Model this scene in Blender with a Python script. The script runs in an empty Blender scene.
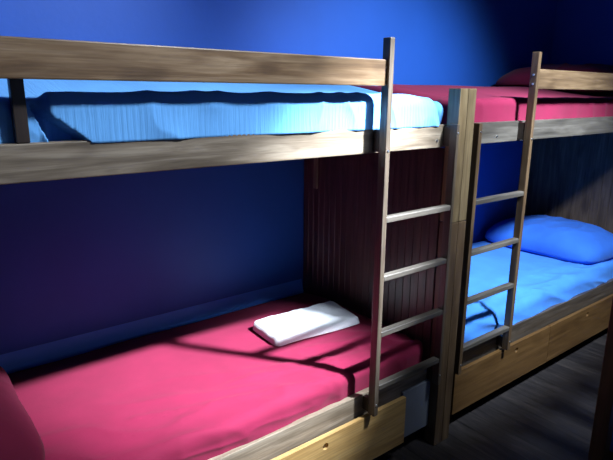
import bpy, bmesh, math
from mathutils import Vector, Matrix, noise

C = bpy.context.scene.collection
PI = math.pi

# ------------------------------------------------------------------ materials
def new_mat(name):
    m = bpy.data.materials.new(name); m.use_nodes = True
    nt = m.node_tree; b = nt.nodes['Principled BSDF']
    return m, nt, b

def ramp(nt, stops):
    r = nt.nodes.new('ShaderNodeValToRGB'); e = r.color_ramp.elements
    while len(e) < len(stops): e.new(0.5)
    for el, (p, c) in zip(e, stops): el.position = p; el.color = (*c, 1)
    return r

def coords(nt, scale=(1, 1, 1), rand=True, loc=(0, 0, 0)):
    t = nt.nodes.new('ShaderNodeTexCoord'); mp = nt.nodes.new('ShaderNodeMapping')
    mp.inputs['Scale'].default_value = scale
    mp.inputs['Location'].default_value = loc
    if rand:
        oi = nt.nodes.new('ShaderNodeObjectInfo')
        ad = nt.nodes.new('ShaderNodeVectorMath'); ad.operation = 'ADD'
        ml = nt.nodes.new('ShaderNodeVectorMath'); ml.operation = 'SCALE'
        cb = nt.nodes.new('ShaderNodeCombineXYZ')
        for i in range(3): nt.links.new(oi.outputs['Random'], cb.inputs[i])
        nt.links.new(cb.outputs[0], ml.inputs[0]); ml.inputs['Scale'].default_value = 7.3
        nt.links.new(t.outputs['Object'], ad.inputs[0]); nt.links.new(ml.outputs[0], ad.inputs[1])
        nt.links.new(ad.outputs[0], mp.inputs['Vector'])
    else:
        nt.links.new(t.outputs['Object'], mp.inputs['Vector'])
    return mp

def tex_noise(nt, mp, scale, detail=4, rough=.55, dist=0):
    n = nt.nodes.new('ShaderNodeTexNoise')
    n.inputs['Scale'].default_value = scale; n.inputs['Detail'].default_value = detail
    n.inputs['Roughness'].default_value = rough; n.inputs['Distortion'].default_value = dist
    nt.links.new(mp.outputs[0], n.inputs['Vector'])
    return n

def bump(nt, b, height, strength, dist=.01):
    bp = nt.nodes.new('ShaderNodeBump'); bp.inputs['Strength'].default_value = strength
    bp.inputs['Distance'].default_value = dist
    nt.links.new(height, bp.inputs['Height']); nt.links.new(bp.outputs[0], b.inputs['Normal'])

def mixc(nt, fac, a, bcol, mode='MULTIPLY'):
    m = nt.nodes.new('ShaderNodeMix'); m.data_type = 'RGBA'; m.blend_type = mode
    if isinstance(fac, float): m.inputs[0].default_value = fac
    else: nt.links.new(fac, m.inputs[0])
    nt.links.new(a, m.inputs[6])
    if isinstance(bcol, tuple): m.inputs[7].default_value = (*bcol, 1)
    else: nt.links.new(bcol, m.inputs[7])
    return m.outputs[2]

def wood(name, axis, dark, mid, light, rough=.45, knots=.5, coat=.15):
    m, nt, b = new_mat(name)
    sc = [14, 14, 14]; sc[axis] = 1.1
    mp = coords(nt, tuple(sc))
    n1 = tex_noise(nt, mp, 2.2, 6, .6, .6)
    r = ramp(nt, [(.28, dark), (.5, mid), (.72, light)])
    nt.links.new(n1.outputs[0], r.inputs[0])
    sc2 = [60, 60, 60]; sc2[axis] = 2.0
    mp2 = coords(nt, tuple(sc2)); n2 = tex_noise(nt, mp2, 3, 3, .6)
    r2 = ramp(nt, [(.3, (.62, .6, .58)), (.6, (1, 1, 1))])
    nt.links.new(n2.outputs[0], r2.inputs[0])
    col = mixc(nt, .75, r.outputs[0], r2.outputs[0])
    sc3 = [9, 9, 9]; sc3[axis] = 4
    mp3 = coords(nt, tuple(sc3)); n3 = tex_noise(nt, mp3, 1.2, 2, .5)
    r3 = ramp(nt, [(.3, (.35, .3, .27)), (.42, (1, 1, 1))])
    nt.links.new(n3.outputs[0], r3.inputs[0])
    col = mixc(nt, knots, col, r3.outputs[0])
    nt.links.new(col, b.inputs['Base Color'])
    b.inputs['Roughness'].default_value = rough
    b.inputs['Coat Weight'].default_value = coat; b.inputs['Coat Roughness'].default_value = .3
    bump(nt, b, n2.outputs[0], .25, .002)
    return m

STAIN = dict(dark=(.06, .034, .017), mid=(.128, .077, .040), light=(.225, .145, .08))
OAK = [wood('stained_pine_%s' % 'xyz'[a], a, **STAIN) for a in range(3)]
GREY = [wood('worn_grey_pine_%s' % 'xyz'[a], a, (.11, .080, .053), (.25, .195, .142), (.43, .36, .28)) for a in range(3)]
DULL = [wood('dull_grey_pine_%s' % 'xyz'[a], a, (.045, .038, .032), (.105, .09, .075), (.19, .165, .14)) for a in range(3)]
PINE = [wood('yellow_pine_%s' % 'xyz'[a], a, (.38, .21, .07), (.56, .34, .125), (.66, .43, .18), .4, .25, .25) for a in range(3)]
POSTW = wood('yellowed_pine_post_z', 2, (.11, .070, .032), (.22, .150, .075), (.32, .23, .125))
STILE_X = wood('dark_worn_pine_x', 0, (.04, .028, .02), (.085, .064, .048), (.15, .12, .095))
STILE = wood('dark_worn_pine_z', 2, (.05, .036, .024), (.11, .083, .06), (.19, .155, .12))
WARM = wood('warm_worn_pine_x', 0, (.075, .038, .016), (.18, .105, .052), (.33, .225, .135))
BROWN = wood('brown_stained_drawer_x', 0, (.09, .043, .014), (.155, .078, .026), (.215, .115, .042), .4, .25, .25)
PANEL = wood('dark_red_brown_panel_z', 2, (.036, .017, .014), (.072, .036, .030), (.125, .066, .055), .42, .5, .2)
PANELB = wood('dark_brown_panel_z', 2, (.075, .052, .038), (.15, .105, .075), (.24, .175, .13), .5, .5, .1)
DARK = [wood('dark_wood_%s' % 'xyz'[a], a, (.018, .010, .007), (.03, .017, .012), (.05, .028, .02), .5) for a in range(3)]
DEEP = [wood('deep_brown_wood_%s' % 'xyz'[a], a, (.035, .019, .011), (.055, .030, .018), (.08, .045, .028), .45) for a in range(3)]

def cloth(name, col, rib=False, sheen=.06, var=.12):
    m, nt, b = new_mat(name)
    mp = coords(nt, (1, 1, 1), False)
    n = tex_noise(nt, mp, 5, 5, .6)
    r = ramp(nt, [(.3, tuple(c*(1-var) for c in col)), (.7, tuple(min(1, c*(1+var)) for c in col))])
    nt.links.new(n.outputs[0], r.inputs[0]); nt.links.new(r.outputs[0], b.inputs['Base Color'])
    b.inputs['Roughness'].default_value = .85
    b.inputs['Sheen Weight'].default_value = sheen; b.inputs['Sheen Roughness'].default_value = .5
    b.inputs['Specular IOR Level'].default_value = .25
    if rib:
        mp2 = coords(nt, (110, 5, 5), False); n2 = tex_noise(nt, mp2, 1.0, 4, .65)
        bump(nt, b, n2.outputs[0], .5, .005)
    else:
        n2 = tex_noise(nt, mp, 260, 2, .5)
        bump(nt, b, n2.outputs[0], .25, .002)
    return m

RED = cloth('crimson_sheet', (.22, .009, .044))
REDP = cloth('crimson_pillowcase', (.14, .006, .030))
BLUE = cloth('blue_sheet', (.06, .26, .80))
BLUEP = cloth('blue_pillowcase', (.035, .17, .72))
SKY = cloth('ribbed_light_blue_cover', (.15, .44, .93), rib=True)
SKYP = cloth('light_blue_pillowcase', (.10, .30, .75))

def terry():
    m, nt, b = new_mat('white_terry')
    mp = coords(nt, (1, 1, 1), False); n = tex_noise(nt, mp, 330, 3, .7)
    r = ramp(nt, [(.3, (.74, .75, .80)), (.7, (.90, .90, .93))])
    nt.links.new(n.outputs[0], r.inputs[0]); nt.links.new(r.outputs[0], b.inputs['Base Color'])
    b.inputs['Roughness'].default_value = .95; b.inputs['Sheen Weight'].default_value = .3
    bump(nt, b, n.outputs[0], .6, .004)
    return m
TERRY = terry()

def paint(name, col, rough=.4, var=.08, bs=.15):
    m, nt, b = new_mat(name)
    mp = coords(nt, (1, 1, 1), False)
    n = tex_noise(nt, mp, 1.6, 4, .6)
    r = ramp(nt, [(.3, tuple(c*(1-var) for c in col)), (.7, tuple(c*(1+var) for c in col))])
    nt.links.new(n.outputs[0], r.inputs[0]); nt.links.new(r.outputs[0], b.inputs['Base Color'])
    b.inputs['Roughness'].default_value = rough
    n2 = tex_noise(nt, mp, 45, 4, .6); bump(nt, b, n2.outputs[0], bs, .004)
    return m
WALL = paint('blue_wall_paint', (.015, .105, .50), .55)
LITBAND = paint('lit_wall_blue', (.07, .30, 1.0), .5)  # wall blue brightened to carry the light band at its base
CEIL = paint('grey_blue_ceiling', (.10, .13, .22), .8)

def floor_mat():
    m, nt, b = new_mat('dark_plank_floor')
    mp = coords(nt, (1, 1, 1), False)
    br = nt.nodes.new('ShaderNodeTexBrick')
    br.inputs['Scale'].default_value = 1.0
    br.inputs['Brick Width'].default_value = 1.25; br.inputs['Row Height'].default_value = .115
    br.inputs['Mortar Size'].default_value = .0022; br.inputs['Mortar Smooth'].default_value = .3
    br.inputs['Color1'].default_value = (.026, .022, .024, 1); br.inputs['Color2'].default_value = (.044, .037, .037, 1)
    br.inputs['Mortar'].default_value = (.010, .009, .009, 1); br.offset = .37
    mpr = nt.nodes.new('ShaderNodeMapping'); mpr.inputs['Rotation'].default_value = (0, 0, math.radians(90))
    nt.links.new(mp.outputs[0], mpr.inputs['Vector'])
    nt.links.new(mpr.outputs[0], br.inputs['Vector'])
    mp2 = coords(nt, (16, 2.2, 1), False); n = tex_noise(nt, mp2, 2.4, 6, .65, .5)
    r = ramp(nt, [(.3, (.45, .43, .42)), (.52, (1, 1, 1)), (.72, (1.9, 1.75, 1.6))])
    nt.links.new(n.outputs[0], r.inputs[0])
    col = mixc(nt, .9, br.outputs[0], r.outputs[0])
    nt.links.new(col, b.inputs['Base Color'])
    b.inputs['Roughness'].default_value = .48
    bump(nt, b, n.outputs[0], .25, .004)
    return m
FLOOR = floor_mat()

def metal(name, col, rough=.35):
    m, nt, b = new_mat(name)
    mp = coords(nt, (1, 1, 1), False); n = tex_noise(nt, mp, 120, 2)
    r = ramp(nt, [(.3, tuple(c*.85 for c in col)), (.7, col)])
    nt.links.new(n.outputs[0], r.inputs[0]); nt.links.new(r.outputs[0], b.inputs['Base Color'])
    b.inputs['Metallic'].default_value = 1; b.inputs['Roughness'].default_value = rough
    return m
STEEL = metal('zinc_steel', (.75, .77, .8))

# ------------------------------------------------------------------ object helpers
WLOC = {}
def thing(name, label, cat, loc=(0, 0, 0), group=None):
    o = bpy.data.objects.new(name, None); C.objects.link(o)
    o.empty_display_size = .1
    o.location = loc; WLOC[o.name] = Vector(loc)
    o['label'] = label; o['category'] = cat
    if group: o['group'] = group
    return o

def part(name, bm, mat, parent=None, smooth=False, label=None, origin=None):
    """link a bmesh given in world coordinates as one mesh object"""
    xs = [v.co for v in bm.verts]
    if origin is None:
        lo = Vector([min(c[i] for c in xs) for i in range(3)]); hi = Vector([max(c[i] for c in xs) for i in range(3)])
        ctr = (lo+hi)/2
        if parent is None: ctr.z = lo.z
    else: ctr = Vector(origin)
    bmesh.ops.translate(bm, verts=bm.verts, vec=-ctr)
    me = bpy.data.meshes.new(name); bm.normal_update(); bm.to_mesh(me); bm.free()
    me.materials.append(mat)
    if smooth:
        for p in me.polygons: p.use_smooth = True
    o = bpy.data.objects.new(name, me); C.objects.link(o)
    o.location = ctr - (WLOC[parent.name] if parent else Vector())
    WLOC[o.name] = ctr
    o.parent = parent
    if label: o['label'] = label
    return o

def tag(o, label, cat, group=None):
    o['label'] = label; o['category'] = cat
    if group: o['group'] = group
    return o

def struct(name, bm, mat):
    o = part(name, bm, mat); o['kind'] = 'structure'; return o

def add_box(bm, x0, x1, y0, y1, z0, z1, bev=.003, seg=2):
    x0, x1 = min(x0, x1), max(x0, x1)
    t = bmesh.new()
    bmesh.ops.create_cube(t, size=1)
    for v in t.verts:
        v.co = Vector(((x0+x1)/2+v.co.x*(x1-x0), (y0+y1)/2+v.co.y*(y1-y0), (z0+z1)/2+v.co.z*(z1-z0)))
    if bev > 0:
        bmesh.ops.bevel(t, geom=list(t.edges), offset=bev, segments=seg, affect='EDGES', profile=.6)
    me = bpy.data.meshes.new('tmp'); t.to_mesh(me); t.free(); bm.from_mesh(me); bpy.data.meshes.remove(me)
    return bm

def box(*a, **k): return add_box(bmesh.new(), *a, **k)

def add_cyl(bm, a, b, r, seg=14, r2=None):
    a, b = Vector(a), Vector(b); d = b-a
    t = bmesh.new()
    bmesh.ops.create_cone(t, cap_ends=True, segments=seg, radius1=r, radius2=r if r2 is None else r2, depth=d.length)
    q = Vector((0, 0, 1)).rotation_difference(d.normalized())
    bmesh.ops.transform(t, matrix=Matrix.Translation((a+b)/2) @ q.to_matrix().to_4x4(), verts=t.verts)
    me = bpy.data.meshes.new('tmp'); t.to_mesh(me); t.free(); bm.from_mesh(me); bpy.data.meshes.remove(me)
    return bm

def bolt_bm(pos, nrm, r=.0055):
    p, n = Vector(pos), Vector(nrm)
    bm = bmesh.new(); add_cyl(bm, p-n*.004, p+n*.0025, r, 12, r*.75)
    return bm

def board_with_hole(x0, x1, y0, y1, z0, z1, hx, hz, r):
    """a board whose front face is pierced by a round finger hole"""
    bm = bmesh.new(); N = 24
    def ring(y, rad): return [bm.verts.new((hx+rad*math.cos(2*PI*i/N), y, hz+rad*math.sin(2*PI*i/N))) for i in range(N)]
    def outer(y):
        vs = []
        for i in range(N):
            c, s = math.cos(2*PI*i/N), math.sin(2*PI*i/N)
            k = 1/max(abs(c), abs(s)); u, w = c*k, s*k
            X = hx+(u*(x1-hx) if u > 0 else u*(hx-x0)); Z = hz+(w*(z1-hz) if w > 0 else w*(hz-z0))
            vs.append(bm.verts.new((X, y, Z)))
        return vs
    oF, oB = outer(y0), outer(y1); iF, iB = ring(y0, r), ring(y1, r)
    iF2 = ring(y0-.0001, r*1.0)
    for v in iF2: bm.verts.remove(v)
    for i in range(N):
        j = (i+1) % N
        bm.faces.new((oF[i], oF[j], iF[j], iF[i])); bm.faces.new((oB[j], oB[i], iB[i], iB[j]))
        bm.faces.new((oF[j], oF[i], oB[i], oB[j])); bm.faces.new((iF[i], iF[j], iB[j], iB[i]))
    bmesh.ops.recalc_face_normals(bm, faces=bm.faces)
    return bm

# ------------------------------------------------------------------ room
YW = .945                                   # back wall plane
RX0, RX1, RY0, RZ = -3.3, 2.30, -2.7, 3.6
struct('floor', box(RX0, RX1, RY0, YW, -.08, 0, bev=0), FLOOR)
struct('ceiling', box(RX0, RX1, RY0, YW, RZ, RZ+.1, bev=0), CEIL)
struct('wall_back', box(RX0, RX1, YW, YW+.12, 0, RZ, bev=0), WALL)
struct('wall_right', box(RX1, RX1+.12, RY0, YW, 0, RZ, bev=0), WALL)
struct('wall_left', box(RX0-.12, RX0, RY0, YW, 0, RZ, bev=0), WALL)
struct('wall_front', box(RX0, RX1, RY0-.12, RY0, 0, RZ, bev=0), WALL)
# added strip above the mattress: the wall's band of light, put into paler blue
def lit_band():
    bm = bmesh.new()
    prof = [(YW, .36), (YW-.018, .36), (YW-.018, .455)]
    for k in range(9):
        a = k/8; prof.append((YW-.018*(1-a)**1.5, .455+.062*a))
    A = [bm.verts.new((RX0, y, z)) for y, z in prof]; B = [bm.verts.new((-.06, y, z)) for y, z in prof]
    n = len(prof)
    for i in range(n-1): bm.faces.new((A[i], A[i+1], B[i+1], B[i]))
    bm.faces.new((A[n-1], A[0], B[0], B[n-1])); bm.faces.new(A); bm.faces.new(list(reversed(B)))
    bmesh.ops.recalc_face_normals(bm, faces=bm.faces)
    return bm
struct('wall_light_band_1', lit_band(), LITBAND)

# ------------------------------------------------------------------ bunk beds
Z_RT, Z_RB = 1.388, 1.301           # upper side rail
Z_GT, Z_GB = 1.6085, 1.5254         # guard rail
Z_LT, Z_LB = .373, .293             # lower side rail
Z_POST, Z_JOINT, Z_ST, Z_SB = 1.522, 1.005, 1.677, .306
RUNGS = [1.0608-.2173*i for i in range(4)]

def bunk(s, root, tall, short, rung_x, panel_mat, guard_mat, rail_mat, stile_mat, rung_mat):
    """s = -1 for the bed left of the post pair, +1 for the one right of it; distances are from the post pair"""
    X = lambda d: s*d
    END = 2.2
    def posts(d0, d1, y0, y1, top, m=POSTW):
        lo = part('post', box(X(d0), X(d1), y0, y1, 0, Z_JOINT-.0012, bev=.003), OAK[2], root)
        part('post', box(X(d0), X(d1), y0+.001, y1, Z_JOINT+.0012, top, bev=.003), m, root)
        return lo
    posts(.0008, .0505, .008, .064, Z_POST)
    posts(END-.05, END, .008, .064, Z_POST)
    posts(.0008, .0335, .885, YW-.003, Z_POST)
    posts(END-.05, END, .885, YW-.003, Z_POST)
    # pale upright strip on the end panel near the wall
    part('pale_strip', box(X(.0555), X(.068), .822, .845, 1.03, 1.30, bev=.002), GREY[2], root, label='pale upright strip in the corner')
    # rails
    r = part('side_rail', box(X(.024) if s < 0 else X(.052), X(END-.051), .0645 if s < 0 else .0645, .090, Z_RB, Z_RT, bev=.0035), rail_mat, root)
    for d in ((.115, .30) if s > 0 else (.10,)):
        part('bolt', bolt_bm((X(d), .064, (Z_RB+Z_RT)/2+(-.018)), (0, -1, 0), .0065), STEEL, r)
    part('side_rail', box(X(.052), X(END-.051), YW-.030, YW-.004, Z_RB, Z_RT, bev=.0035), OAK[0], root)
    part('side_rail', box(X(.052), X(END-.051), .0645, .090, .225, Z_LT, bev=.003), GREY[0] if s < 0 else STILE_X, root)
    # guard rail fixed to the tall ladder stile
    part('guard_rail', box(X(tall[1]+.0004), X(END), .012, .036, Z_GB, Z_GT, bev=.0035), guard_mat, root)
    part('guard_support', box(X(1.524), X(1.552), .0645, .0900, Z_RT+.0004, Z_GT-.006, bev=.002), DARK[2], root, label='almost black upright between guard rail and side rail')
    # ladder
    st = part('stile', box(X(tall[0]), X(tall[1]), 0, .0340, Z_SB, Z_ST, bev=.0035), stile_mat, root)
    sx = X(tall[0]) if s > 0 else X(tall[1])
    for z in (Z_GT-.025, Z_GB+.02): part('bolt', bolt_bm((sx, .016, z), (-1, 0, 0)), STEEL, st)
    part('bolt', bolt_bm((X((tall[0]+tall[1])/2), .0, Z_RB+.012), (0, -1, 0)), STEEL, st)
    part('bolt', bolt_bm((X((tall[0]+tall[1])/2), .0, Z_SB+.045), (0, -1, 0)), STEEL, st)
    s2 = part('stile', box(X(short[0]), X(short[1]), 0, .0340, Z_SB, Z_RT+.003, bev=.003), stile_mat, root)
    part('bolt', bolt_bm((X((short[0]+short[1])/2), .0, Z_RT-.03), (0, -1, 0), .0045), STEEL, s2)
    part('bolt', bolt_bm((X((short[0]+short[1])/2), .0, Z_SB+.045), (0, -1, 0), .0045), STEEL, s2)
    for d in (tall, short):
        for z0, z1 in ((Z_RB+.006, Z_RT-.006), (.312, Z_LT-.006)):
            part('spacer_block', box(X(d[0]+.001), X(d[1]-.001), .0343, .0642, z0, z1, bev=.002), DARK[2], root)
    for z in RUNGS:
        part('rung', box(X(rung_x[0]), X(rung_x[1]), 0.0015, .031, z, z+.0215, bev=.005, seg=3), rung_mat, root)
    # slatted bases that carry the two mattresses
    for z in (Z_RB+.004, Z_LB+.006):
        bm = bmesh.new()
        n = 16
        for i in range(n):
            a = .075+i*(END-.21)/n
            add_box(bm, X(a), X(a+.095), .091, YW-.031 if z > 1 else YW-.02, z, z+.018, bev=.002, seg=1)
        part('slat_base', bm, DARK[1], root)
    part('underside_board', box(X(.0345), X(END-.06), .091, YW-.031, Z_RB-.004, Z_RB+.003, bev=0), DARK[0], root)
    # end panels of vertical boards
    def panel(d0, d1, z1, m, n):
        bm = bmesh.new(); w = (YW-.005-.066)/n
        for i in range(n):
            add_box(bm, X(d0), X(d1), 0.066+i*w+.0004, .066+(i+1)*w-.0004, .09, z1, bev=.0016, seg=1)
        return part('end_panel', bm, m, root)
    if s < 0: panel(.036, .0545, Z_RB-.005, panel_mat, 21)
    panel(END-.072, END-.052, Z_POST-.01, panel_mat, 14)
    return root

L = thing('bunk_bed', 'nearest wooden bunk bed with white towel and crimson sheet on its lower bunk', 'bunk bed', (-1.1, .5, 0), 'bunk beds along the blue wall')
R = thing('bunk_bed', 'farther wooden bunk bed, right of the double post, blue sheet on its lower bunk', 'bunk bed', (1.1, .5, 0), 'bunk beds along the blue wall')
bunk(-1, L, (.4272, .449), (.0512, .0665), (.0669, .4268), PANEL, WARM, GREY[0], STILE, DULL[0])
bunk(1, R, (.4585, .4803), (.074, .0955), (.0959, .4581), PANELB, OAK[0], DULL[0], OAK[2], DULL[0])

def drawer(d0, d1, hx, mat, root, s):
    x0, x1 = sorted((s*d0, s*d1))
    f = board_with_hole(x0, x1, .031, .049, .085, .2945, hx, .255, .0135)
    d = part('drawer', f, mat, root)
    bm = bmesh.new()                                    # the box behind the front
    add_box(bm, x0+.02, x1-.02, .070, .084, .095, .215, bev=.001, seg=1)
    add_box(bm, x0+.02, x0+.034, .0495, .75, .095, .215, bev=.001, seg=1)
    add_box(bm, x1-.034, x1-.02, .0495, .75, .095, .215, bev=.001, seg=1)
    add_box(bm, x0+.034, x1-.034, .084, .75, .095, .104, bev=.001, seg=1)
    part('drawer_box', bm, DARK[0], d)
drawer(.229, 1.10, -.662, PINE[0], L, -1)
drawer(1.105, 2.10, -1.6, PINE[0], L, -1)
BLUEGREY = paint('blue_grey_board', (.16, .17, .20), .6)
part('front_panel', box(-.226, -.0515, .050, .0640, .085, .305, bev=.002), BLUEGREY, L, label='grey board beside the drawer')
drawer(.0965, .925, .60, BROWN, R, 1)
drawer(.929, 2.12, 1.355, BROWN, R, 1)

# ------------------------------------------------------------------ bedding
def sheet_mattress(x0, x1, y0, y1, zb, zt_f, r_edge=.045, r_end=.07, nx=230, wr=None):
    """a mattress in a fitted cover: rings along x, rounded long edges, wrinkled by wr(p) -> offset along the normal"""
    bm = bmesh.new(); rings = []
    xs = []
    for i in range(nx+1):
        t = i/nx; xs.append(x0+(x1-x0)*(.5-.5*math.cos(PI*t))*.35+(x1-x0)*t*.65)
    ny = 56
    for x in xs:
        d = min(x-x0, x1-x); e = 0
        if d < r_end: e = r_end-math.sqrt(max(0, r_end**2-(r_end-d)**2))
        e *= .62
        pts = []
        ya, yb = y0+e, y1-e
        def zt(y): return zt_f(x, y)-e
        r = r_edge
        for k in range(25): pts.append((ya, zb+(zt(ya+r)-r-zb)*k/24))
        for k in range(1, 9):
            a = PI/2*k/8; pts.append((ya+r-r*math.cos(a), zt(ya+r)-r+r*math.sin(a)))
        for k in range(1, ny):
            y = ya+r+(yb-ya-2*r)*k/ny; pts.append((y, zt(y)))
        for k in range(0, 9):
            a = PI/2*(1-k/8); pts.append((yb-r+r*math.cos(a), zt(yb-r)-r+r*math.sin(a)))
        for k in range(1, 4): pts.append((yb, zb+(zt(yb-r)-r-zb)*(1-k/3)))
        rings.append([bm.verts.new((x, y, z)) for y, z in pts])
    n = len(rings[0])
    for A, B in zip(rings, rings[1:]):
        for i in range(n): bm.faces.new((A[i], A[(i+1) % n], B[(i+1) % n], B[i]))
    bm.faces.new(rings[0]); bm.faces.new(list(reversed(rings[-1])))
    bmesh.ops.recalc_face_normals(bm, faces=bm.faces)
    bm.normal_update()
    if wr:
        mv = [(v, v.normal*wr(v.co)) for v in bm.verts if v.co.z > zb+.01]
        for v, d in mv: v.co += d
    return bm

def nz(x, y, z=0, s=0): return noise.noise(Vector((x, y, z+s)))
def ridge(v): return max(0, 1-abs(v)*2.6)**2

def smooth01(t): t = max(0, min(1, t)); return t*t*(3-2*t)

def seg_dist(p, a, b):
    p = Vector((p[0], p[1])); a, b = Vector(a), Vector(b)
    t = max(0, min(1, (p-a).dot(b-a)/(b-a).length_squared)); return (p-(a+(b-a)*t)).length, t

# lower left: crimson
def z_ll(x, y):
    return .462+.012*smooth01((y-.08)/.3)-.020*smooth01((y-.70)/.24)+.005*nz(x*2, y*2)
def w_ll(p):
    o = .0045*nz(p.x*3+p.y*4, p.y*3-p.x, p.z*3, 3)
    o += .0085*ridge(nz(p.x*3.2-p.y*2.0, p.y*7+p.x*3, 0, 11))*smooth01((.6-p.y)/.4)
    if p.y < .30: o += .008*ridge(nz(p.x*2.2+p.y*5, p.z*4+p.y*8+p.x*1.5, 0, 21))
    if p.y < .13 and p.z < .45: o += .004*ridge(nz(p.x*4+p.z*9, p.z*12, 0, 27))*smooth01((-.45-p.x)/.2)
    return o
m = part('mattress', sheet_mattress(-2.12, -.060, .0915, YW-.019, .318, z_ll, .035, .022, wr=w_ll), RED, smooth=True)
tag(m, 'crimson-sheeted mattress on the lower left bunk, carrying the white towel', 'mattress', 'sheeted mattresses on the bunks')

# lower right: blue
def z_lr(x, y):
    return .468+.014*smooth01((y-.08)/.3)+.006*nz(x*2.2, y*2.2, 5)
def w_lr(p):
    o = .004*nz(p.x*3-p.y*3, p.y*3, p.z*3, 8)
    o += .010*ridge(nz(p.x*2.6+p.y*5, p.y*3.5-p.x*1.5, 0, 31))*smooth01((.5-p.y)/.4)
    if p.y < .32: o += .015*ridge(nz(p.x*3+p.z*7, p.z*6+p.y*7+p.x*1.5, 0, 45))*smooth01((.32-p.y)/.12)
    return o
m = part('mattress', sheet_mattress(.055, 2.12, .0915, YW-.012, .318, z_lr, .045, .06, wr=w_lr), BLUE, smooth=True)
tag(m, 'bright blue sheeted mattress on the lower right bunk behind the far ladder', 'mattress', 'sheeted mattresses on the bunks')

# upper left: ribbed light blue cover
def in_tri(px, pz, a, b, c):
    def sg(p, q, r): return (p[0]-r[0])*(q[1]-r[1])-(q[0]-r[0])*(p[1]-r[1])
    P = (px, pz); d1, d2, d3 = sg(P, a, b), sg(P, b, c), sg(P, c, a)
    return not ((d1 < 0 or d2 < 0 or d3 < 0) and (d1 > 0 or d2 > 0 or d3 > 0))
def z_ul(x, y):
    return 1.484+.052*smooth01((y-.095)/.36)-.030*smooth01((x+.30)/.26)+.004*nz(x*3, y*2, 9)
def w_ul(p):
    o = .003*nz(p.x*4, p.y*3, p.z*3, 13)
    if p.y < .16:
        o += .00025*math.sin(p.x*2*PI/.0155+2.5*nz(p.x*3, p.z*6, 0, 2))*smooth01((1.48-p.z)/.03)
        o += (.028*smooth01((p.z-1.370)/.012))*smooth01((p.x+1.500)/.03)*smooth01((.125-p.y)/.03)
        o += .006*ridge(nz(p.x*6+p.z*3, p.z*4-p.x*2, 0, 5))
        # the tuck at the pillow end: the cover is pulled in below a slanting fold
        if in_tri(p.x, p.z, (-1.512, 1.474), (-1.472, 1.36), (-1.365, 1.36)): o -= .085
        if abs(p.x+.10) < .08: o -= .014*ridge((p.x+.10+.5*(p.z-1.44))*9)
    return o
m = part('mattress', sheet_mattress(-2.12, -.053, .0915, YW-.035, 1.326, z_ul, .024, .045, nx=720, wr=w_ul), SKY, smooth=True)
tag(m, 'light blue ribbed mattress cover on the upper left bunk behind the guard rail', 'mattress', 'sheeted mattresses on the bunks')

# upper right: crimson
def z_ur(x, y):
    return 1.482+.062*smooth01((y-.09)/.6)+.005*nz(x*3, y*2, 19)
def w_ur(p):
    o = .003*nz(p.x*4, p.y*3, p.z*3, 23)
    if p.y < .2:
        o += .011*ridge(nz(p.x*9+p.z*4, p.z*3-p.x*2, 0, 15))*smooth01((.22-p.x)/.12)
        o += .005*ridge(nz(p.x*5+p.z*3, p.z*4-p.x*2, 0, 17))
    return o
m = part('mattress', sheet_mattress(.058, 2.12, .0915, YW-.035, 1.326, z_ur, .03, .05, wr=w_ur), RED, smooth=True)
tag(m, 'crimson-sheeted mattress on the upper right bunk', 'mattress', 'sheeted mattresses on the bunks')

def pillow(x0, x1, y0, y1, zc, h, seed=0, power=2.6, base=None):
    bm = bmesh.new(); N, M = 56, 72
    cx, cy = (x0+x1)/2, (y0+y1)/2; ax, ay = (x1-x0)/2, (y1-y0)/2
    grid = {}
    for side in (1, -1):
        for i in range(N+1):
            for j in range(M+1):
                u, v = -1+2*i/N, -1+2*j/M
                edge = i in (0, N) or j in (0, M)
                if side < 0 and edge: grid[(side, i, j)] = grid[(1, i, j)]; continue
                f = ((1-abs(u)**power)*(1-abs(v)**power))
                th = max(f, 0)**.45
                k = 1-.05*(1-abs(v))*abs(u)**3
                # corners drawn in a little, sides bowed
                xx = cx+ax*u*(1-.14*abs(v)**5)*k; yy = cy+ay*v*(1-.12*abs(u)**5)
                w = .006*nz(xx*6, yy*6, side*3, seed)+.010*ridge(nz(xx*5+yy*4, yy*6-xx*3, 0, seed+7))*th
                z = zc+side*(h if side > 0 else h*.45)*th+w*(1 if side > 0 else .2)*(0 if edge else 1)
                if base: z = max(z, base(xx, yy)+(.010 if side < 0 else .014))
                grid[(side, i, j)] = bm.verts.new((xx, yy, z))
    for side in (1, -1):
        for i in range(N):
            for j in range(M):
                q = [grid[(side, i, j)], grid[(side, i+1, j)], grid[(side, i+1, j+1)], grid[(side, i, j+1)]]
                if side < 0: q.reverse()
                bm.faces.new(q)
    bmesh.ops.recalc_face_normals(bm, faces=bm.faces)
    return bm

p = part('pillow', pillow(1.50, 2.12, .11, YW-.02, .512, .150, seed=1, base=z_lr), BLUEP, smooth=True)
tag(p, 'blue pillow on the lower right bunk against the end panel', 'pillow', 'pillows on the bunks')
p = part('pillow', pillow(-2.12, -1.525, .11, YW-.03, .512, .12, seed=4, base=z_ll), REDP, smooth=True)
tag(p, 'crimson pillow on the lower left bunk at the left edge', 'pillow', 'pillows on the bunks')
p = part('pillow', pillow(1.42, 2.10, .14, YW-.045, 1.56, .125, seed=6, base=z_ur), REDP, smooth=True)
tag(p, 'dark crimson pillow on the upper right bunk behind the guard rail', 'pillow', 'pillows on the bunks')
p = part('pillow', pillow(-2.12, -1.57, .11, YW-.045, 1.56, .10, seed=9, base=z_ul), SKYP, smooth=True)
tag(p, 'blue pillow on the upper left bunk beside the dark upright', 'pillow', 'pillows on the bunks')

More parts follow.
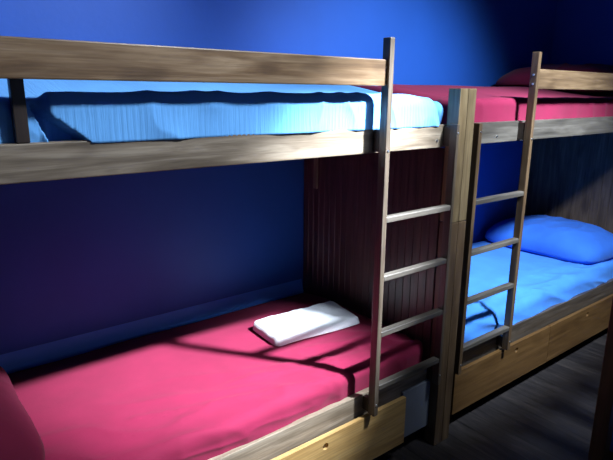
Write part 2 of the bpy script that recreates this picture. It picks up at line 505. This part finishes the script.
# folded towel
def towel():
    bm = bmesh.new()
    # a folded strip: three layers, corner points measured on the mattress
    A, B, Cc, D = Vector((-.588, .640)), Vector((-.606, .412)), Vector((-.150, .378)), Vector((-.112, .630))
    N, M = 60, 34
    th = .031
    top, bot = {}, {}
    for i in range(N+1):
        for j in range(M+1):
            u, v = i/N, j/M
            P = (B*(1-u)+Cc*u)*(1-v)+(A*(1-u)+D*u)*v
            # round the plan corners
            du, dv = min(u, 1-u)*.46, min(v, 1-v)*.24
            r = .030; off = 0
            if du < r and dv < r:
                a, b = r-du, r-dv; off = max(a, b)-math.hypot(a, b)
            ctr = (A+B+Cc+D)/4
            if off: P = P+(P-ctr).normalized()*off*.9
            P.y += .004*math.sin(u*7)
            def ed(d, r=.018): return math.sqrt(max(0, 1-(1-min(d/r, 1))**2))
            k = ed(min(u*.46, .06), .014)*ed((1-u)*.46, .024)*ed(dv, .016)
            h = th*(1.12-.22*u)*k
            w = .004*nz(P.x*14, P.y*14, 0, 2)+.0025*nz(P.x*40, P.y*40, 0, 5)
            base = z_ll(P.x, P.y)+.0075
            top[i, j] = bm.verts.new((P.x, P.y, base+max(h, 0)+w*k+.0015))
            bot[i, j] = bm.verts.new((P.x, P.y, base))
    for i in range(N):
        for j in range(M):
            bm.faces.new((top[i, j], top[i+1, j], top[i+1, j+1], top[i, j+1]))
            bm.faces.new((bot[i, j], bot[i, j+1], bot[i+1, j+1], bot[i+1, j]))
    for i in range(N):
        bm.faces.new((top[i, 0], bot[i, 0], bot[i+1, 0], top[i+1, 0])); bm.faces.new((top[i+1, M], bot[i+1, M], bot[i, M], top[i, M]))
    for j in range(M):
        bm.faces.new((top[0, j+1], bot[0, j+1], bot[0, j], top[0, j])); bm.faces.new((top[N, j], bot[N, j], bot[N, j+1], top[N, j+1]))
    bmesh.ops.recalc_face_normals(bm, faces=bm.faces)
    return bm
t = part('towel', towel(), TERRY, smooth=True)
tag(t, 'folded white towel lying on the crimson sheet of the lower left bunk', 'towel')

# ------------------------------------------------------------------ the bunk across the aisle (only its end shows at the right edge)
O = thing('bunk_bed', 'dark brown bunk bed across the aisle, cut off at the right edge', 'bunk bed', (.9, -1.05, 0))
ox, oy = -.002, -.600
part('post', box(ox, ox+.046, oy-.05, oy, 0, 1.52, bev=.003), DEEP[2], O)
part('post', box(ox, ox+.046, -1.52, -1.47, 0, 1.52, bev=.003), DEEP[2], O)
part('post', box(ox+2.0, ox+2.05, oy-.05, oy, 0, 1.52, bev=.003), DEEP[2], O)
part('post', box(ox+2.0, ox+2.05, -1.52, -1.47, 0, 1.52, bev=.003), DEEP[2], O)
for z in (.22, 1.30):
    part('side_rail', box(ox+.047, ox+1.999, oy-.045, oy-.02, z, z+.085, bev=.003), DEEP[0], O)
    part('side_rail', box(ox+.047, ox+1.999, -1.50, -1.475, z, z+.085, bev=.003), DEEP[0], O)
    bm = bmesh.new()
    for i in range(14): add_box(bm, ox+.06+i*.138, ox+.15+i*.138, -1.474, oy-.046, z+.02, z+.04, bev=.002, seg=1)
    part('slat_base', bm, DARK[1], O)
def z_op(x, y): return .405+.01*smooth01((y+1.47)/.3)
m = part('mattress', sheet_mattress(ox+.055, ox+1.99, -1.470, oy-.016, .3065, z_op, .04, .05, nx=90), BLUE, smooth=True)
tag(m, 'blue mattress of the bunk across the aisle, behind the dark post', 'mattress', 'sheeted mattresses on the bunks')

# ------------------------------------------------------------------ light
def spot(name, loc, tgt, energy, ang, blend, radius, col):
    l = bpy.data.lights.new(name, 'SPOT'); l.energy = energy; l.spot_size = math.radians(ang); l.spot_blend = blend
    l.shadow_soft_size = radius; l.color = col
    o = bpy.data.objects.new(name, l); C.objects.link(o); o.location = loc
    o.rotation_euler = (Vector(tgt)-Vector(loc)).to_track_quat('-Z', 'Y').to_euler()
    return o
DAY = (.80, .90, 1.0)  # daylight from an unseen window, imitated by several spots aimed at separate areas
spot('daylight_main', (.40, -1.20, 2.86), (-.68, .17, .86), 2700, 25, 1.0, .06, DAY)
spot('daylight_wide', (.25, -1.30, 3.25), (-.80, .28, 1.20), 125, 60, 1.0, .32, DAY)
spot('fill_upper', (-.20, -1.35, 3.10), (-1.30, .45, 1.55), 300, 44, 1.0, .12, DAY)  # added spot that brightens the upper left bunk
spot('daylight_far', (.35, -1.10, 2.55), (1.05, .22, .50), 540, 57, 1.0, .10, (.74, .87, 1.0))
spot('fill_wall', (.30, -1.20, 2.70), (.50, .93, 1.08), 450, 60, 1.0, .15, (.72, .86, 1.0))  # added spot that brightens the wall above the beds

w = bpy.data.worlds.new('World'); bpy.context.scene.world = w; w.use_nodes = True
w.node_tree.nodes['Background'].inputs[0].default_value = (.10, .16, .35, 1)
w.node_tree.nodes['Background'].inputs[1].default_value = .12
l = bpy.data.lights.new('room_fill', 'AREA'); l.energy = 3; l.size = 2.2; l.size_y = 1.2; l.shape = 'RECTANGLE'; l.color = (.55, .70, 1.0)
o = bpy.data.objects.new('room_fill', l); C.objects.link(o); o.location = (-.3, -2.5, 1.15)
o.rotation_euler = (Vector((-.6, .9, .7))-Vector(o.location)).to_track_quat('-Z', 'Y').to_euler()

# ------------------------------------------------------------------ camera
yaw, pitch, roll, f = -.6759, -.2472, .0100, 550.1
cyw, syw = math.cos(yaw), math.sin(yaw)
fw = Vector((-syw*math.cos(pitch), cyw*math.cos(pitch), math.sin(pitch)))
rt = Vector((cyw, syw, 0)); up = rt.cross(fw)
r2 = rt*math.cos(roll)+up*math.sin(roll); u2 = up*math.cos(roll)-rt*math.sin(roll)
cam = bpy.data.cameras.new('camera'); cam.sensor_width = 36; cam.lens = 36*f/613; cam.clip_start = .02
co = bpy.data.objects.new('camera', cam); C.objects.link(co)
co.matrix_world = Matrix((( r2.x, u2.x, -fw.x, -1.815), (r2.y, u2.y, -fw.y, -1.2826), (r2.z, u2.z, -fw.z, 1.5063), (0, 0, 0, 1)))
bpy.context.scene.camera = co
vs = bpy.context.scene.view_settings
vs.view_transform = 'Standard'; vs.look = 'None'; vs.exposure = 0; vs.gamma = 1
